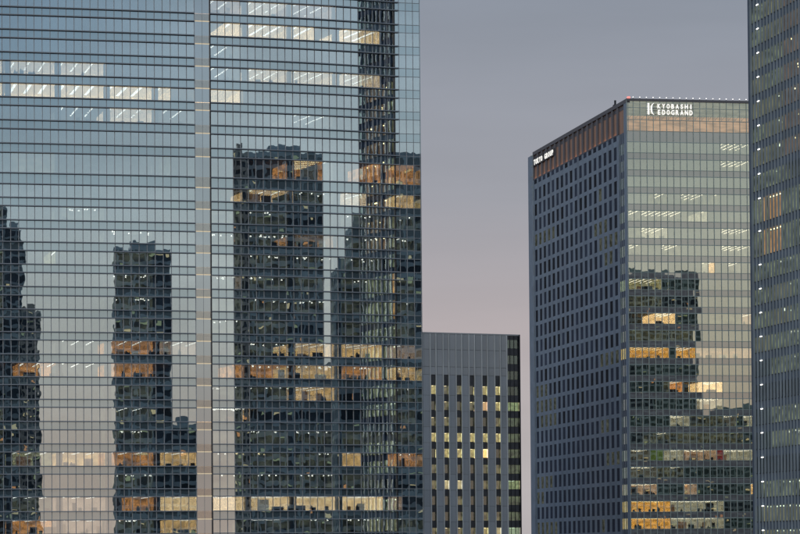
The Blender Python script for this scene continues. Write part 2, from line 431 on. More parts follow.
# panes
cells = []
for k in range(NC):
    t, n = TAN[k], nrm(TAN[k]); Ln = (PTS[k+1]-PTS[k]).length
    strip = iB-2 <= k < iB
    for i in range(len(SPZ)):
        top, bot = SPZ[i]
        cells.append((k, i, 's', bot, top, 'glass_strip' if strip else 'glass_as', Ln))
        if i+1 < len(SPZ):
            cells.append((k, i, 'v', SPZ[i+1][0], bot, 'glass_strip' if strip else 'glass_a', Ln))
def inview(c):
    k, i, kd, z0, z1, mt, Ln = c
    return kd == 'v' and 0 <= U[k+1] and mt == 'glass_a' and SP[i][1] > -5 and SP[i][1] < 520
big = sorted([c for c in cells if inview(c)], key=lambda c: -(c[4]-c[3])*c[6]/(PTS[c[0]].length**2))[:300]
bigset = {(c[0], c[1]) for c in big}
rest = MB()
TILT = .0004
for c in cells:
    k, i, kd, z0, z1, mt, Ln = c
    t, n = TAN[k], nrm(TAN[k])
    if kd == 's' and mt == 'glass_strip': continue
    if kd == 'v' and (k, i) in bigset:
        piece('pane', tower, PTS[k], t, n, .01, Ln-.01, 0, .02, z0+.01, z1-.01, mt, TILT)
    else:
        tilted(rest, PTS[k], t, n, .01, Ln-.01, 0, z0+.01, z1-.01, mt, TILT)
rest.build('pane', tower, 'stuff')
# strip spandrels: peach backlit panel with a pale line at its foot
for i, (a, b) in enumerate(SPZ):
    m = MB(); l_ = MB()
    for k in (iB-2, iB-1):
        t, n = TAN[k], nrm(TAN[k]); Ln = (PTS[k+1]-PTS[k]).length
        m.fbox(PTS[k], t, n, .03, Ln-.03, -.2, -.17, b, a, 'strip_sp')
        l_.fbox(PTS[k], t, n, .0, Ln, -.16, .06, b-.0, b+.17, 'strip_line')
        tilted(m, PTS[k], t, n, .01, Ln-.01, 0, b+.19, a, 'glass_p', TILT)
    q = m.build('peach_panel', tower); l_.build('light_line', q)
# mullions
for k in range(NC+1):
    if k in (iB, iC): w, d, mt = .20, .30, 'black'
    elif k == iB-2: w, d, mt = .10, .12, 'fin'
    elif k == iB-1: w, d, mt = .05, .05, 'mullion'
    elif k > iC: w, d, mt = .10, .06, 'mullion'
    else: w, d, mt = .12, .08, 'mullion'
    t = TAN[min(k, NC-1)]; n = nrm(t)
    piece('mullion', tower, PTS[k], t, n, -w/2, w/2, .021, .021+d, zbot, ztop, mt)
# horizontal fins, one per line and side
for i, (a, b) in enumerate(SPZ):
    for z in (a, b):
        for (k0, k1) in ((0, iB-2), (iB, iC+1)):
            m = MB()
            for k in range(k0, k1):
                t, n = TAN[k], nrm(TAN[k]); Ln = (PTS[k+1]-PTS[k]).length
                if k == iC: Ln = .9*Ln
                m.fbox(PTS[k], t, n, 0, Ln, .022, .62, z-.085, z+.085, 'fin')
            m.build('fin', tower)
        m = MB()
        k0 = iC
        m.fbox(PTS[iC], TAN[iC], nrm(TAN[iC]), .95*(PTS[iC+1]-PTS[iC]).length, (PTS[NC]-PTS[iC]).length, .022, .07, z-.05, z+.05, 'mullion')
        m.build('transom', tower)

def mroom(u0, u1, v, style, **kw):
    ks = [k for k in range(NC) if u0 <= (U[k]+U[k+1])/2 <= u1]
    if not ks: return
    km = ks[len(ks)//2]; um = (U[km]+U[km+1])/2
    z = hit(PTS[km], TAN[km], um, v)[1]
    for i in range(len(SPZ)-1):
        if SPZ[i+1][0] <= z <= SPZ[i][1]: break
    else:
        zc = [(abs((SPZ[i+1][0]+SPZ[i][1])/2 - z), i) for i in range(len(SPZ)-1)]; i = min(zc)[1]
    used.add((i, km//6))
    A, B = PTS[ks[0]], PTS[ks[-1]+1]; t = (B-A).normalized()
    room(tower, A, B, nrm(t), SPZ[i+1][0], SPZ[i][1], style, **kw)
used = set()
b0, b1, b2, b3 = (13,57), (62,106), (111,155), (160,194)
c0, c1, c2, c3 = (213,245), (250,290), (296,336), (342,380)
CC = (393, 412)
Ls = [ # upper floors
 (-38,6,68,'w',{}), (*b0,68,'w',{}), (*b1,69,'w',{}), (-38,6,90,'c',{'furn':False}), (*b0,91,'c',{'furn':False}), (*b1,91,'c',{'furn':False}), (*b2,92,'c',{'furn':False}), (157,168,93,'c',{'furn':False}),
 (*b1,112,'d',{}), (*b2,114,'w',{}), (160,194,116,'d',{}),
 (*b0,164,'s',{'strips':'none','furn':False,'depth':9}), (*b1,212,'v',{'strips':'spots'}), (48,56,256,'y',{}), (160,170,156,'v',{'strips':'spots'}),
 (*b1,347,'d',{}), (*b2,347,'o',{}), (160,201,347,'p',{}), (17,57,370,'o',{}), (*b1,370,'d',{}), (*b2,370,'o',{'strips':'none'}),
 (*b2,414,'v',{}), (*b0,460,'y',{}), (*b1,460,'a',{}), (*b2,460,'o',{}), (*b3,460,'a',{}),
 (*b0,504,'v',{}), (*b1,504,'p',{}), (135,153,504,'o',{}), (*b3,505,'c',{'furn':False}),
 (*b0,527,'o',{}), (*b1,528,'p',{}), (133,150,528,'v',{}), (168,194,528,'a',{}),
 (*c0,11,'p',{}), (*c1,12,'w',{}), (*c2,14,'p',{}), (228,245,31,'c',{'furn':False}), (*c1,32,'c',{'furn':False}), (296,317,34,'c',{'furn':False}), (348,379,39,'c',{'furn':False}),
 (*c0,55,'d',{}), (*c0,77,'d',{}), (*c1,78,'w',{}), (*c2,80,'w',{}), (*c3,82,'w',{}), (213,238,98,'c',{'furn':False,'strips':'none'}), (*c2,122,'d',{}),
 (296,325,169,'o',{'strips':'along','smat':'strip_w'}), (326,340,169,'d',{}), (372,384,174,'o',{}), (*CC,176,'o',{'strips':'none'}),
 (*c1,195,'a',{}), (346,370,202,'w',{}), (*CC,205,'a',{}), (296,336,197,'v',{'strips':'spots'}),
 (*c0,283,'p',{'off':.2}), (*c1,240,'v',{'strips':'spots'}), (*c2,240,'o',{'strips':'none','furn':True}), (*CC,250,'v',{}),
 (*c2,351,'a',{}), (*c3,351,'a',{}), (*c1,351,'v',{'strips':'spots'}), (*CC,352,'p',{}), (236,245,372,'o',{'strips':'none'}), (*c1,372,'o',{'strips':'spots'}), (*c2,372,'a',{'strips':'spots'}), (*c3,372,'o',{'strips':'spots'}), (*CC,373,'a',{'strips':'spots'}),
 (*c2,394,'a',{}), (211,250,414,'a',{'strips':'along'}), (*c3,438,'v',{'strips':'none'}), (*c2,438,'v',{'strips':'none'}),
 (213,230,460,'v',{'strips':'spots'}), (236,290,461,'v',{'strips':'spots','smat':'strip_w'}), (318,336,461,'v',{'strips':'spots'}), (342,360,461,'a',{}), (*CC,462,'o',{'strips':'spots'}),
 (195,211,504,'c',{}), (*c0,504,'c',{'furn':False}), (*c1,505,'c',{}), (*c2,505,'c',{}), (*c3,505,'c',{}), (393,401,505,'p',{}), (*CC,527,'v',{}), (*c3,528,'v',{'strips':'spots'}), (*c1,528,'v',{}),
]
for (a, b, v, s, kw) in Ls: mroom(a, b, v, s, **kw)
random.seed(11)
for (a, b) in (c0, c1, c2, c3, CC, b2, (-38,6)):
    for v in (215, 238, 262, 284, 306, 328, 394, 416, 438, 482, 527):
        if random.random() < .75: mroom(a, b, v+random.uniform(-1,1), 'v', strips=random.choice(['spots','none','spots']), furn=False, depth=random.choice([5,8,12]))

# =================================================================== KYOBASHI BLOCK
YAWK = math.degrees(math.atan2(575, 3000)); tK = dir2(YAWK); nK = nrm(tK)
rc = ray(628.0, 267); PK = Vector((rc.x, rc.y))*763.0
tL = Vector((-575/3000, 1)).normalized(); nL = Vector((-tL.y, tL.x))
if nL.x > 0: nL = -nL
UK = [628.0 + 6.68*k - .0012*k*k for k in range(24)]
sK = [hit(PK, tK, u)[0] for u in UK]
zK = lambda v: hit(PK, tK, 628.0, v)[1]
zK_roof = zK(98.6); zK_org = zK(130.6)
WK = sK[-1]; DK = hit(PK, tL, 534.0)[0]
edo = thing('office_block', (PK.x+WK/2, PK.y+40, 0),
            'tall block with dark window grid flank and green glass front under an orange crown', 'office tower')
# vision tops at u=640 -> z via that column
s640 = hit(PK, tK, 640.0)[0]
def zF(v): return hit(PK, tK, 640.0, v)[1]
VT = [141.8 + 17.12*k for k in range(-0, 26)]
VZ = [(zF(v), zF(v+10.8)) for v in VT]          # vision (top, bottom)
zlow = VZ[-1][1]
# core / slabs
m = MB(); m.fbox(PK, tK, nK, 1.6, WK, -DK+.3, -14, 0, zK_roof-3, 'dark_in'); m.build('core_wall', edo)
m = MB(); m.fbox(PK, tK, nK, 0.3, WK, -13.9, -.1, 0, zlow-.1, 'conc'); m.build('podium', edo)
prev = zK_org
for (a, b) in VZ:
    m = MB(); m.fbox(PK, tK, nK, 1.2, WK, -13.9, -.15, a+.02, prev-.02 if prev-a < 4 else a+2.6, 'ceil_in'); m.build('floor_slab', edo); prev = b
# panes
kc = []
prev = zK_org
for i, (a, b) in enumerate(VZ):
    for k in range(len(sK)-1):
        kc.append((k, i, 's', a, prev)); kc.append((k, i, 'v', b, a))
    prev = b
bigK = {(c[0], c[1]) for c in sorted([c for c in kc if c[2] == 'v' and UK[c[0]] < 750], key=lambda c: (c[1] > 22, c[1], c[0]))[-300:]} if False else set()
vis = [(k, i) for i in range(23) for k in range(18)]
bigK = set(vis[:300])
rest = MB()
for (k, i, kd, z0, z1) in kc:
    if kd == 'v' and (k, i) in bigK:
        piece('pane', edo, PK, tK, nK, sK[k]+.02, sK[k+1]-.02, 0, .02, z0+.01, z1-.01, 'glass_k', .0006)
    else:
        tilted(rest, PK, tK, nK, sK[k]+.02, sK[k+1]-.02, 0, z0+.01, z1-.01, 'glass_k' if kd == 'v' else 'glass_ks', .0006)
rest.build('pane', edo, 'stuff')
for k, s in enumerate(sK):
    piece('mullion', edo, PK, tK, nK, s-.085, s+.085, .021, .18, zlow, zK_roof-.2, 'k_mull')
for (a, b) in VZ:
    for z, h in ((a, .09), (b, .06)):
        piece('transom', edo, PK, tK, nK, 0, WK, .021, .10, z-h, z+h, 'k_mull')
# crown front
m = MB()
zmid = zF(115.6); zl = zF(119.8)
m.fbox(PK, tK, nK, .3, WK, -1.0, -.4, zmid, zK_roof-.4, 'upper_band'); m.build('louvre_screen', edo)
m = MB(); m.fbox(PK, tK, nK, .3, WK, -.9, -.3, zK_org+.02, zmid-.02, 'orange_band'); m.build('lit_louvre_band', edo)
for z, h, d in ((zl, .07, .12), (zF(107.5), .07, .12), (zK_roof-.25, .3, .35), (zK_org, .06, .12)):
    piece('transom', edo, PK, tK, nK, 0, WK, -.1, d, z-h, z+h, 'k_mull' if h < .2 else 'crown')
m = MB()
for k in range(len(sK)-1):
    tilted(m, PK, tK, nK, sK[k]+.05, sK[k+1]-.05, 0, zK_org+.1, zK_roof-.5, 'glass_c', .001)
m.build('crown_glass', edo)
m = MB(); m.fbox(PK, tK, nK, .35, WK, -DK+.4, -1.1, zK_roof-2.2, zK_roof-1.2, 'crown'); m.build('roof', edo)
for k in range(1, len(sK)):
    s = sK[k]
    piece('roof_light', edo, PK, tK, nK, s-.09, s+.09, .0, .18, zK_roof+.35, zK_roof+.53, 'white_light')
    piece('lamp_post', edo, PK, tK, nK, s-.05, s+.05, .05, .15, zK_roof, zK_roof+.34, 'crown')
o = piece('beacon', edo, PK, tK, nK, 0.3, .95, -.5, .2, zK_roof+.1, zK_roof+.55, 'red_light')
m = MB()
for k in range(0, 22):
    m.fbox(PK, tK, nK, sK[k]+.5, sK[k]+.58, -.25, -.2, zmid-1.0, zmid+.2, 'crown')
    tq = sK[k]
    a = PK + tK*(tq+.5) - nK*.2; b = PK + tK*(sK[k+1]-.15) - nK*.2
    m.box8([(a.x,a.y,zmid-.9),(b.x,b.y,zmid+.3),(b.x-nK.x*.05,b.y-nK.y*.05,zmid+.3),(a.x-nK.x*.05,a.y-nK.y*.05,zmid-.9),
            (a.x,a.y,zmid-.78),(b.x,b.y,zmid+.42),(b.x-nK.x*.05,b.y-nK.y*.05,zmid+.42),(a.x-nK.x*.05,a.y-nK.y*.05,zmid-.78)], 'crown')
m.build('crown_brace', edo, 'stuff')
# flank: precast grid
def sL(u): return hit(PK, tL, u)[0]
sg0 = sL(618.6); sg1 = DK
NW = 18; bay = (sg1 - sg0)/NW
zL_top = zK_org
piece('wall', edo, PK, tL, nL, sg0, sg1, -.6, -.2, 0, zL_top, 'precast')
for j in range(NW+1):
    s = sg0 + bay*j; w = bay*.21
    piece('pier', edo, PK, tL, nL, s-w, s+w, -.19, -.06, 0, zL_top, 'precast')
winz = []
prev = zL_top
for i, (a, b) in enumerate(VZ):
    top = a + .05; bot = b - .55
    winz.append((bot, top))
for i, (bot, top) in enumerate(winz):
    up = winz[i-1][0] if i else zL_top
    piece('spandrel', edo, PK, tL, nL, sg0, sg1, -.19, -.08, top, up, 'precast')
cnt = 0; mrest = MB()
olive = set()
random.seed(5)
for (i, js) in ((3, (13,14,15,16,17)), (4, (2,3,4)), (5, (0,1,2,3)), (6, (1,2)), (3,(15,16,17)), (12,(0,1,2,3)), (13,(15,16,17)), (14,(13,14,15,16,17)), (15,(13,14,15,16)), (16,(2,3)), (18,(0,1,2)), (19,(14,15,16,17)), (20,(16,17)), (22,(14,15,16,17,13)), (22,(3,)), (23,(0,1,3)), (2,(3,))):
    for j in js: olive.add((i, j))
for i, (bot, top) in enumerate(winz):
    for j in range(NW):
        s0 = sg0 + bay*(j+.21); s1 = sg0 + bay*(j+.79)
        mt = 'k_olive' if (i, j) in olive else 'k_win'
        if cnt < 300:
            piece('window', edo, PK, tL, nL, s0, s1, -.19, -.17, bot, top, mt); cnt += 1
        else: mrest.fbox(PK, tL, nL, s0, s1, -.19, -.17, bot, top, mt)
mrest.build('window', edo, 'stuff')
# glazed corner bay on the flank
cw = MB()
prev = zL_top
for i, (a, b) in enumerate(VZ):
    cw.fbox(PK, tL, nL, .25, sg0-bay*.2-.05, -.3, -.2, a, prev, 'r_span')
    cw.fbox(PK, tL, nL, .25, sg0-bay*.2-.05, -.3, -.2, b, a, 'g_glass2')
    prev = b
cw.build('corner_glazing', edo, 'stuff')
piece('corner_post', edo, PK, tL, nL, -.02, sL(625.2), -.18, .04, 0, zK_roof-.3, 'precast')
for s in (sL(623.2), sL(621)):
    piece('mullion', edo, PK, tL, nL, s-.1, s+.1, -.19, -.05, 0, zL_top, 'r_fin')
# crown on the flank
zc0 = zL_top; zc1 = zK_roof
piece('crown_panel', edo, PK, tL, nL, .2, sg1, -.6, -.4, zc0, zc1-.9, 'crown_back')
piece('cornice', edo, PK, tL, nL, 0, sg1+.2, -.9, .08, zc1-1.0, zc1, 'crown')
piece('crown_sill', edo, PK, tL, nL, sg0-.5, sg1, -.12, .02, zc0-.01, zc0+.28, 'crown')
for j in range(NW+1):
    s = sg0 + bay*j
    piece('crown_fin', edo, PK, tL, nL, s-bay*.14, s+bay*.14, -.39, .0, zc0+.17, zc1-1.02, 'crown')
    if j < NW:
        piece('cove_light', edo, PK, tL, nL, s+bay*.16, s+bay*.84, -.39, -.16, zc0+.18, zc0+.30, 'cove')
        piece('slot_window', edo, PK, tL, nL, s+bay*.2, s+bay*.8, -.07, -.05, zc0-1.3, zc0-.1, 'k_win')
# far glazed return of the flank
m = MB(); t2 = tK
PE = PK + tL*DK
m.fbox(PE, tL, nL, .0, 5, -.3, .32, 0, zK_roof-.9, 'precast'); m.build('end_bay', edo)
for i, (a, b) in enumerate(VZ):
    piece('end_pane', edo, PE, tL, nL, -.04, .0, 0.02, .42, b, a, 'glass_k', .001)
for z in [zK_roof-1.2-3.0*q for q in range(0, 4)]:
    piece('rail', edo, PE, tL, nL, -.10, .0, 0.0, .7, z, z+.2, 'k_mull')

kused = set()
def kroom(u0, u1, v, style, **kw):
    z = hit(PK, tK, (u0+u1)/2, v)[1]
    i = min(range(len(VZ)), key=lambda i: abs((VZ[i][0]+VZ[i][1])/2 - z))
    s0, s1 = hit(PK, tK, u0)[0], hit(PK, tK, u1)[0]
    j0 = min(range(len(sK)), key=lambda j: abs(sK[j]-s0)); j1 = min(range(len(sK)), key=lambda j: abs(sK[j]-s1)); j1 = max(j1, j0+1)
    kused.update((i, j) for j in range(j0, j1))
    s0 = sK[j0]; s0 = max(s0, .3)
    room(edo, PK + tK*s0, PK + tK*sK[j1], nK, VZ[i][1], VZ[i][0], style, sp=1.7, **kw)
for (a, b, v, s, kw) in [
 (722,752,149,'v',{}), (718,752,166,'v',{}), (652,667,200,'v',{}), (680,707,200,'v',{}), (714,721,200,'v',{}),
 (628,640,215,'d',{}), (640,687,215,'d',{}), (700,708,216,'g',{}), (643,665,231,'g',{}), (720,752,233,'v',{}), (628,641,250,'d',{}), (660,681,250,'v',{}), (720,752,251,'v',{}),
 (700,708,268,'g',{}), (707,714,269,'a',{}), (730,741,269,'d',{}), (628,661,285,'y',{}), (654,674,312,'c',{}), (741,752,312,'p',{}),
 (628,667,348,'O',{'smat':'strip_w'}), (674,697,348,'O',{}), (697,752,348,'p',{'strips':'none'}), (668,681,383,'o',{}), (701,722,383,'c',{}), (696,722,401,'g',{}),
 (668,690,418,'g',{}), (722,736,419,'d',{}), (742,754,419,'g',{}), (628,650,452,'d',{}), (657,662,452,'G',{'strips':'none'}), (668,680,452,'g',{}), (682,714,452,'p',{}), (715,722,452,'r',{'strips':'none'}), (723,754,452,'g',{}),
 (630,657,470,'d',{}), (668,681,470,'v',{}), (628,653,487,'p',{}), (683,698,487,'p',{}), (748,756,487,'a',{}),
 (628,667,505,'O',{'smat':'strip_w'}), (670,724,505,'g',{}), (628,667,521,'O',{'smat':'strip_w'}), (670,724,521,'g',{}), (735,742,432,'v',{}), (657,668,436,'v',{})]:
    kroom(a, b, v, s, **kw)
random.seed(3)
for i in range(len(VZ)-1):  # fill unlit bays, mostly with the added teal glow
    a = 0
    while a < 22:
        if (i, a) in kused: a += 1; continue
        w = 1; W_ = random.randint(3, 8)
        while w < W_ and a+w < 22 and (i, a+w) not in kused: w += 1
        if random.random() < .8:
            b_ = min(a+w, 22)
            room(edo, PK + tK*max(sK[a], .3), PK + tK*sK[b_], nK, VZ[i][1]+.05, VZ[i][0]-.05, random.choice('tttttv'), sp=1.7, furn=False, depth=random.choice([6,9,13]) , strips='none')
        a += w
# warm light continuing round the corner bay
for v, mt in ((348,'room_o'), (505,'room_a'), (521,'room_a'), (487,'room_p'), (215,'room_d'), (285,'room_y'), (231,'room_d'), (250,'room_d')):
    z = zF(v); i = min(range(len(VZ)), key=lambda i: abs((VZ[i][0]+VZ[i][1])/2 - z))
    piece('lit_window', edo, PK, tL, nL, sL(624.6), sL(620.2) if 'o' in mt[5:] or 'a' in mt[5:] else sL(622.6), -.52, -.45, VZ[i][1], VZ[i][0], mt)

# signs
def lettering(parent, text, P, t, n, s0, s1, z0, z1, d, name='letter', stretch=1.0):
    chars = [c for c in text]; step = (s1-s0)/len(chars)
    for i, ch in enumerate(chars):
        if ch == ' ': continue
        cu = bpy.data.curves.new('letter', 'FONT'); cu.body = ch; cu.extrude = .04; cu.offset = .032; cu.resolution_u = 3
        tmp = bpy.data.objects.new('tmp', cu); col.objects.link(tmp)
        dg = bpy.context.evaluated_depsgraph_get(); me = bpy.data.meshes.new_from_object(tmp.evaluated_get(dg))
        bpy.data.objects.remove(tmp); bpy.data.curves.remove(cu)
        xs = [v.co.x for v in me.vertices]; ys = [v.co.y for v in me.vertices]
        w = max(xs)-min(xs); h = max(ys)-min(ys)
        tw = min(step*.70, step*.70*(w/.60)) if ch != 'I' else step*.24
        for v in me.vertices:
            x = (v.co.x-min(xs))/w*tw + (step-tw)/2 + step*i + s0; z = z0 + (v.co.y-min(ys))/h*(z1-z0)
            q = P + t*x + n*(d + v.co.z); v.co = (q.x, q.y, z)
        me.materials.clear(); me.materials.append(M['letter'])
        o = bpy.data.objects.new(name, me); col.objects.link(o); attach(o, parent)
sign = thing('roof_sign', (PK.x, PK.y, zK_roof-5), 'white KYOBASHI EDOGRAND letters beside a bar and arc emblem on the glass crown', 'sign')
def sF(u, v=110): return hit(PK, tK, u, v)[0]
def zz(u, v): return hit(PK, tK, u, v)[1]
lettering(sign, 'KYOBASHI', PK, tK, nK, sF(656.3), sF(692.7), zz(674,109.0), zz(674,104.3), .5)
lettering(sign, 'EDOGRAND', PK, tK, nK, sF(656.3), sF(692.7), zz(674,115.2), zz(674,110.2), .5)
m = MB(); m.fbox(PK, tK, nK, sF(647.2), sF(648.9), .4, .55, zz(648,114.6), zz(648,103.2), 'letter'); m.build('emblem_bar', sign)
m = MB(); zc = zz(652,109.0); zr = (zz(652,103.2)-zz(652,114.8))/2; sx0 = sF(653.8); ww = sF(653.8)-sF(650.0)
for q in range(10):
    a0 = -1.0 + 2.0*q/10; a1 = -1.0 + 2.0*(q+1)/10
    def arcs(a, off): return sx0 - ww*math.sqrt(max(0, 1-(a*.98)**2))*.98 + off*(.45+.55*(1-a*a)) , zc + zr*a
    c = []
    (sa, za), (sb, zb) = arcs(a0, 0), arcs(a1, 0); (sc2, _), (sd, _) = arcs(a0, .42), arcs(a1, .42)
    for dd in (.55, .42):
        for (s, z) in ((sa, za), (sc2, za), (sd, zb), (sb, zb)):
            w_ = PK + tK*s + nK*dd; c.append((w_.x, w_.y, z))
    m.box8(c, 'letter')
m.build('emblem_arc', sign)
m = MB()
for v_ in (104.9, 108.4, 110.8, 114.6): m.fbox(PK, tK, nK, sF(646.6), sF(693.0), .28, .38, zz(660,v_)-.05, zz(660,v_)+.05, 'crown')
m.build('sign_rail', sign)
sign2 = thing('flank_sign', (PE.x, PE.y, zK_roof-5), 'small white lettered sign sloping along the dark crown of the window-grid flank', 'sign')
def zLf(u, v): return hit(PK, tL, u, v)[1]
za, zb = zLf(535, 165.0), zLf(535, 159.8)
# letters read from the camera side: s runs away from the corner, so lay them out from the far end
PF = PK + tL*sL(534.3, ) if False else PK + tL*hit(PK, tL, 534.4, 160)[0]
lenS = hit(PK, tL, 534.4, 160)[0] - hit(PK, tL, 554.2, 150)[0]
m = MB(); m.fbox(PF, -tL, nL, -.8, lenS+.8, .10, .16, za-.25, zb+.25, 'black'); m.build('back_plate', sign2)
lettering(sign2, 'TOKYO GROUP', PF, -tL, nL, 0, lenS, za, zb, .25)
# roof crane
ant = thing('roof_crane', (0,0,0), 'small dark window-cleaning crane standing on the roof edge', 'crane')
sa = hit(PK, tL, 609.6, 104)[0]; PA = PK + tL*sa - nL*1.5
m = MB(); m.fbox(PA, tL, nL, -.6, .6, -.5, .5, zK_roof-1.2, zK_roof+.9, 'black'); m.build('cab', ant)
m = MB(); m.fbox(PA, tL, nL, -.22, .22, -.22, .22, zK_roof+.9, zK_roof+2.1, 'black'); m.build('mast', ant)
m = MB(); m.fbox(PA, -nL, tL, 0, 2.4, -.12, .12, zK_roof+.7, zK_roof+.95, 'black'); m.build('jib', ant)

# =================================================================== GREY BLOCK
YAWG = 25.0; tG = dir2(YAWG); nG = nrm(tG)
rg = ray(421.5, 334); PG = Vector((rg.x, rg.y))*764.0
def sG(u): return hit(PG, tG, u)[0]
def zG(u, v): return hit(PG, tG, u, v)[1]
zGt = zG(421.5, 332.0)
grey = thing('grey_block', (PG.x, PG.y+12, 0), 'lower grey panelled office block with six window strips rising between the glass towers', 'office block')
s_end = sG(519.3); s_gl = sG(505.6)
m = MB(); m.fbox(PG, tG, nG, sG(405), s_end, -20, -9, 0, zGt-.6, 'dark_in'); m.build('core_wall', grey)
m = MB(); m.fbox(PG, tG, nG, s_end-.35, s_end, -20, .1, 0, zGt-.05, 'black'); m.build('end_wall', grey)
m = MB(); m.fbox(PG, tG, nG, sG(405), s_end, -20, 0.05, zGt-.35, zGt, 'g_panel2'); m.build('parapet', grey)
cols = [(429.2+12.85*k, 434.9+12.85*k) for k in range(-1, 6)]
zw = zG(429, 374.6)
VG = [(zG(429, 385.3+15.86*k), zG(429, 394.0+15.86*k)) for k in range(-0, 12)]
zGb = VG[-1][1]
# top panels in two-tier joints
edges = [sG(405)] + [sG(423.3+6.43*k) for k in range(0, 13)] + [s_gl]
tiers = [zGt-.36, zG(429,349.2), zG(429,366.5), zw]
for a, b in zip(edges, edges[1:]):
    for z1, z0 in zip(tiers, tiers[1:]):
        piece('panel', grey, PG, tG, nG, a+.03, b-.03, -.3, 0, z0+.04, z1-.04, 'g_panel2')
# piers between the windows, split into storey-high panels
pe = []
for (a, b), (c, d) in zip(cols, cols[1:]): pe.append((sG(b), sG(c)))
pe.append((sG(cols[-1][1]), s_gl))
zj = [zw] + [b - .3 for (a, b) in VG]
for (a, b) in pe:
    for z1, z0 in zip(zj, zj[1:]):
        piece('panel', grey, PG, tG, nG, a+.02, b-.02, -.3, 0, z0+.03, z1-.03, 'g_panel')
m = MB()
for (a, b) in cols[1:]:
    for s in (sG(a), sG(b)): piece('fin', grey, PG, tG, nG, s-.11, s+.11, .001, .32, zGb, zGt-.37, 'g_fin')
piece('fin', grey, PG, tG, nG, s_gl-.14, s_gl+.14, .001, .32, 0, zGt-.37, 'g_fin')
lit_g = {(0,1):'y',(0,2):'v',(0,5):'y',(0,6):'y',(1,4):'v',(1,5):'p',(1,6):'y',(3,1):'y',(3,2):'y',(3,3):'y',(3,4):'y',(3,5):'y',(3,6):'y',
         (4,2):'y',(4,3):'y',(4,4):'y',(4,5):'c',(6,2):'g',(6,3):'g',(9,5):'y',(9,6):'g',(9,2):'v',(9,3):'v',(1,2):'v',(2,1):'v',(2,2):'v'}
for ci, (a, b) in enumerate(cols):
    s0, s1 = sG(a), sG(b); up = zw
    for i, (zt, zb) in enumerate(VG):
        piece('spandrel', grey, PG, tG, nG, s0+.1, s1-.1, -.4, -.2, zt, up, 'g_dark')
        piece('window', grey, PG, tG, nG, s0+.1, s1-.1, -.3, -.27, zb+.02, zt-.02, 'g_glass', .002)
        if (i, ci) in lit_g: room(grey, PG+tG*s0, PG+tG*s1, nG, zb, zt, lit_g[(i,ci)], depth=5, sp=.9, off=.2, furn=False)
        elif random.random() < .5: room(grey, PG+tG*s0, PG+tG*s1, nG, zb, zt, 'v', depth=random.choice([2,4,7]), strips='none', furn=False)
        up = zb
# glazed end strip
ge = [s_gl+.14, sG(509.5), sG(513.5), sG(517.3), s_end-.36]
up = zGt-.36
for i in range(-4, 12):
    zt, zb = zG(429, 385.3+15.86*i), zG(429, 394.0+15.86*i)
    if zb > zGt-1: continue
    zt = min(zt, up-.1)
    for a, b in zip(ge, ge[1:]):
        piece('glazed_panel', grey, PG, tG, nG, a+.04, b-.04, -.25, -.2, zt+.05, up-.02, 'g_dark')
        piece('window', grey, PG, tG, nG, a+.04, b-.04, -.25, -.22, zb+.02, zt-.02, 'g_glass2', .002)
    if i in (6, 9): room(grey, PG+tG*ge[0], PG+tG*ge[-1], nG, zb, zt, 'y' if i == 6 else 'g', depth=4, furn=False, sp=1.2)
    elif i in (1,): room(grey, PG+tG*ge[0], PG+tG*ge[-1], nG, zb, zt, 'y', depth=2, furn=False, strips='none')
    elif i > 0: room(grey, PG+tG*ge[0], PG+tG*ge[-1], nG, zb, zt, 'v', depth=5, furn=False, strips='none')
    up = zb
for s in ge[1:-1]: piece('mullion', grey, PG, tG, nG, s-.05, s+.05, -.25, -.08, 0, zGt-.37, 'black')
m = MB(); m.fbox(PG, tG, nG, sG(405), s_end, -20, -.2, 0, zGb-.02, 'g_panel'); m.build('podium', grey)

# =================================================================== FINNED TOWER
tR = Vector((-635/3000, 1)).normalized(); nR = Vector((-tR.y, tR.x))
if nR.x > 0: nR = -nR
rr = ray(753.6, 267); PR = Vector((rr.x, rr.y))*545.0        # far end of the face
tN = -tR                                                    # runs towards the camera
LR = hit(PR, tN, 822)[0]
fint = thing('finned_tower', (PR.x+20, PR.y, 0), 'dark tower with closely spaced upright fins and a column of small white lights', 'office tower')
LV = [-265,-241,-217,-192.5,-168,-144,-119.6,-95.3,-71,-46.6,-22.3, 2.0, 26.2, 50.5, 74.8, 99.3, 123.8, 147.8, 172.5, 197.2, 230, 263.8, 288, 312, 336, 360, 384.3, 408.5, 432.5, 457, 481.3, 505.7, 530, 554]
def zR(v): return hit(PR, tN, 763.0, v)[1]
RZ = [zR(v) for v in LV]
m = MB(); m.fbox(PR, tN, nR, 0.1, LR, -20, -7, 0, RZ[0]+3, 'dark_in'); m.build('core_wall', fint)
m = MB(); m.fbox(PR, tN, nR, -.25, .0, -20, .55, 0, RZ[0]+3, 'r_span'); m.build('end_wall', fint)
nf = 17; ue = [754.6 + 3.23*k for k in range(22)]
se = [hit(PR, tN, u)[0] for u in ue]
for i, z in enumerate(RZ):
    piece('spandrel', fint, PR, tN, nR, .05, LR, -7, .02, z+.05, z+(1.45 if i else 3), 'r_span')
    piece('ledge', fint, PR, tN, nR, .05, LR, .021, .12, z+1.36, z+1.5, 'black')
pn = MB()
prev = -.05
for a, b in zip([.05]+se, se+[LR]):
    for z1, z0 in zip(RZ, RZ[1:]):
        if b-a > .05: tilted(pn, PR, tN, nR, a+.03, b-.03, 0, z0+1.46, z1+.04, 'r_glass', .001)
pn.build('pane', fint, 'stuff')
for s in [.0] + se: piece('fin', fint, PR, tN, nR, s-.12, s+.12, .021, .38, 0, RZ[0]+2, 'r_fin')
sl = hit(PR, tN, 762.3)[0]
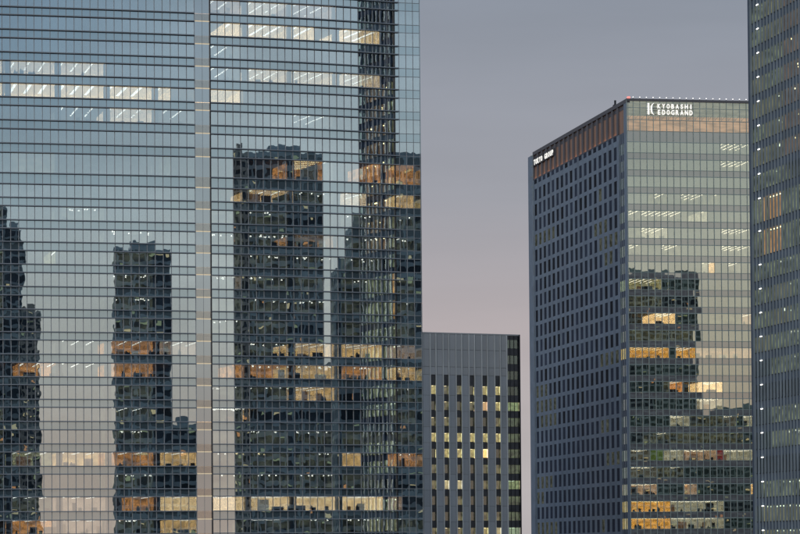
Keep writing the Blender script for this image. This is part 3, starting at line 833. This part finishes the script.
for z in RZ: piece('floor_light', fint, PR, tN, nR, sl-.55, sl+.55, .36, .47, z-.19, z-.02, 'white_light')
for i, (z1, z0) in enumerate(zip(RZ, RZ[1:])):
    # storeys seen dimly lit
    def rm(u0, u1, st, **kw):
        s0, s1 = hit(PR, tN, u0)[0], hit(PR, tN, u1)[0]
        room(fint, PR+tN*s0, PR+tN*s1, nR, z0+1.5, z1, st, depth=kw.pop('depth', 5), furn=False, smat=kw.pop('smat', 'strip_f'), **kw)
        # blinds half drawn just behind the glazing
        b_ = MB(); s = s0
        while s < s1 - .5:
            w = min(random.uniform(2.0, 5.6), s1 - s)
            if random.random() < .8: b_.fbox(PR, tN, nR, s+.1, s+w-.1, -.62, -.58, z0+1.5+random.choice([0,0,0,.6]), z1-.5, 'room_'+st)
            s += w
        if b_.v: b_.build('window_blind', fint)
    vv = LV[i]
    if vv < -60: continue
    if vv < 160: rm(785, 815, 'P', strips='spots', depth=5, smat='strip_w')
    if vv < 340: rm(754.4, 766, random.choice(['v','v','W']), strips='none', depth=2.5)
    if vv < 190: rm(767, 784, random.choice(['v','v','W']), strips='spots', depth=6, smat='strip_g')
    if vv in (197.2, 230): rm(764, 781, 'F', strips='along', depth=2.5, smat='strip_w'); rm(782, 815, 'v', strips='none')
    if vv in (288, 312): rm(772, 790, 'W', strips='spots', smat='strip_g'); rm(791, 815, 'v', strips='none')
    if vv in (263.8, 336, 360, 408.5, 432.5): rm(768, 815, 'v', strips='spots')
    if vv in (481.3, 505.7, 530): rm(758, 815, 'v' if vv < 500 else 'W', strips='spots', smat='strip_g')

# =================================================================== TOWERS BEHIND THE CAMERA (seen mirrored in the glass)
def segof(u):
    return max([j for j in range(NC) if U[j] <= u], default=0)
def mirror_ray(P, t, u):
    s, _ = hit(P, t, u); O = P + t*s; r = ray(u, 267); d = Vector((r.x, r.y)).normalized(); n = nrm(t)
    return O, d - n*(2*d.dot(n)), O.length
def smooth_t(u): return dir2(lerp(YK, u))
def spec(u): 
    k = segof(u); s, _ = hit(PTS[k], TAN[k], u); O = PTS[k] + TAN[k]*s
    d = O.normalized(); n = nrm(smooth_t(u)); return O, d - n*(2*d.dot(n)), O.length
def far_tower(f, u1, u2, v, D, label, depth=30, fl=4.0, pier=3.2, shade='t_stone', litp=.14):
    O1, r1, l1 = f(u1); O2, r2, l2 = f(u2)
    A, B = O1 + r1*D, O2 + r2*D
    el = ray((u1+u2)/2, v).z / Vector((ray((u1+u2)/2, v).x, 1)).length
    z = CAM.z + el*((l1+l2)/2 + D)
    t = (B-A).normalized(); mid = ((O1+O2)/2 - (A+B)/2); n = Vector((t.y, -t.x)); n = n if n.dot(mid) > 0 else -n
    W = (B-A).length
    root = thing('distant_tower', ((A.x+B.x)/2, (A.y+B.y)/2, 0), label, 'office tower', 'towers mirrored in the glass fronts')
    m = MB(); m.fbox(A, t, n, .4, W-.4, -depth+.4, -.4, 0, z-.3, 't_glass'); m.build('glazing', root)
    m = MB(); h = z
    while h > 8:
        m.fbox(A, t, n, .1, W-.1, -depth+.1, -.1, h-fl*.34, h, shade); h -= fl
    m.build('floor_bands', root, 'stuff')
    m = MB(); np_ = max(2, int(W/pier))
    for k in range(np_+1):
        s = W*k/np_; m.fbox(A, t, n, max(0,s-.3), min(W,s+.3), -.35, .0, 0, z+.1, shade)
        nd2 = max(2, int(depth/pier))
    for k in range(int(depth/pier)+1):
        d = -depth*k/int(depth/pier)
        m.fbox(A, t, n, -.05, .3, d-.3, d+.3, 0, z+.1, shade); m.fbox(A, t, n, W-.3, W+.05, d-.3, d+.3, 0, z+.1, shade)
    m.build('piers', root, 'stuff')
    m = MB(); m.fbox(A, t, n, W*.25, W*.7, -depth*.7, -depth*.3, z, z+3.5, shade); m.build('plant_room', root)
    m = MB(); h = z
    while h > 12:
        for k in range(np_):
            if random.random() < litp:
                cw = W/np_; a = W*k/np_ + .35; zt = h-fl*.34-.1
                if random.random() < .5: m.fbox(A, t, n, a, a+cw-.7, -.4, -.37, zt-.5, zt, random.choice(['t_lit1','t_lit2','t_lit2']))
                else: m.fbox(A, t, n, a+random.uniform(0,.4)*cw, a+cw*.6, -.4, -.37, zt-random.uniform(.6,1.6), zt, random.choice(['t_lit1','t_lit2','t_lit3','t_lit2']))
        h -= fl
    if m.v: m.build('lit_windows', root, 'stuff')
    return root
M['t_stone'] = surface('far_tower_stone', (.34,.35,.31), .7, .2, var=.3, scale=.1)
M['t_dark'] = surface('far_tower_dark', (.30,.39,.41), .5, .2, var=.3, scale=.1)
M['t_glass'] = surface('far_tower_glass', (.06,.085,.105), .5, .1, var=.6, scale=.12)
M['t_lit1'] = lit('far_window_cream', (.85,.75,.45), .5)
M['t_lit2'] = lit('far_window_green', (.55,.70,.45), .3)
M['t_lit3'] = lit('far_window_orange', (.9,.45,.2), .5)
random.seed(21)
far_tower(spec, -150, 6, 206, 820, 'wide dark tower mirrored at the edge of the curved glass front', shade='t_dark')
far_tower(spec, 5, 22, 229, 800, 'stepped shoulder block mirrored beside the wide dark tower', shade='t_dark')
far_tower(spec, 22, 39, 310, 790, 'low stone block with many small lights mirrored in the curved front', litp=.3, fl=3.3, pier=2.2)
far_tower(spec, 113, 169, 249, 500, 'slim dark tower mirrored alone in the middle of the curved front', shade='t_dark')
far_tower(spec, 169, 197, 425, 480, 'short block mirrored low beside the slim dark tower', shade='t_dark')
far_tower(spec, 235, 249, 151, 398, 'narrow ribbed stair tower mirrored beside the broad tower', shade='t_stone', pier=1.6, fl=2.6)
far_tower(spec, 249, 325, 153, 402, 'broad dark tower with scattered lit windows mirrored in the curved front', shade='t_dark', litp=.13)
far_tower(spec, 325, 337, 372, 385, 'low block mirrored in the gap between two dark towers', litp=.2)
far_tower(spec, 335, 353, 268, 205, 'short stepped block mirrored beside the very tall shaft', shade='t_dark')
far_tower(spec, 352, 371, 222, 200, 'middle stepped block mirrored beside the very tall shaft', shade='t_dark')
far_tower(spec, 371, 394, -90, 195, 'very tall dark shaft mirrored near the end of the curved front', shade='t_dark', litp=0)
def specK(u):
    s = hit(PK, tK, u)[0]; O = PK + tK*s; d = O.normalized()
    return O, d - nK*(2*d.dot(nK)), O.length
far_tower(specK, 612, 697, 274, 1100, 'broad tower mirrored in the green glass front', shade='t_dark', litp=.13)
far_tower(specK, 690, 790, 412, 1150, 'long low block mirrored across the foot of the green glass front', shade='t_dark', litp=.13)
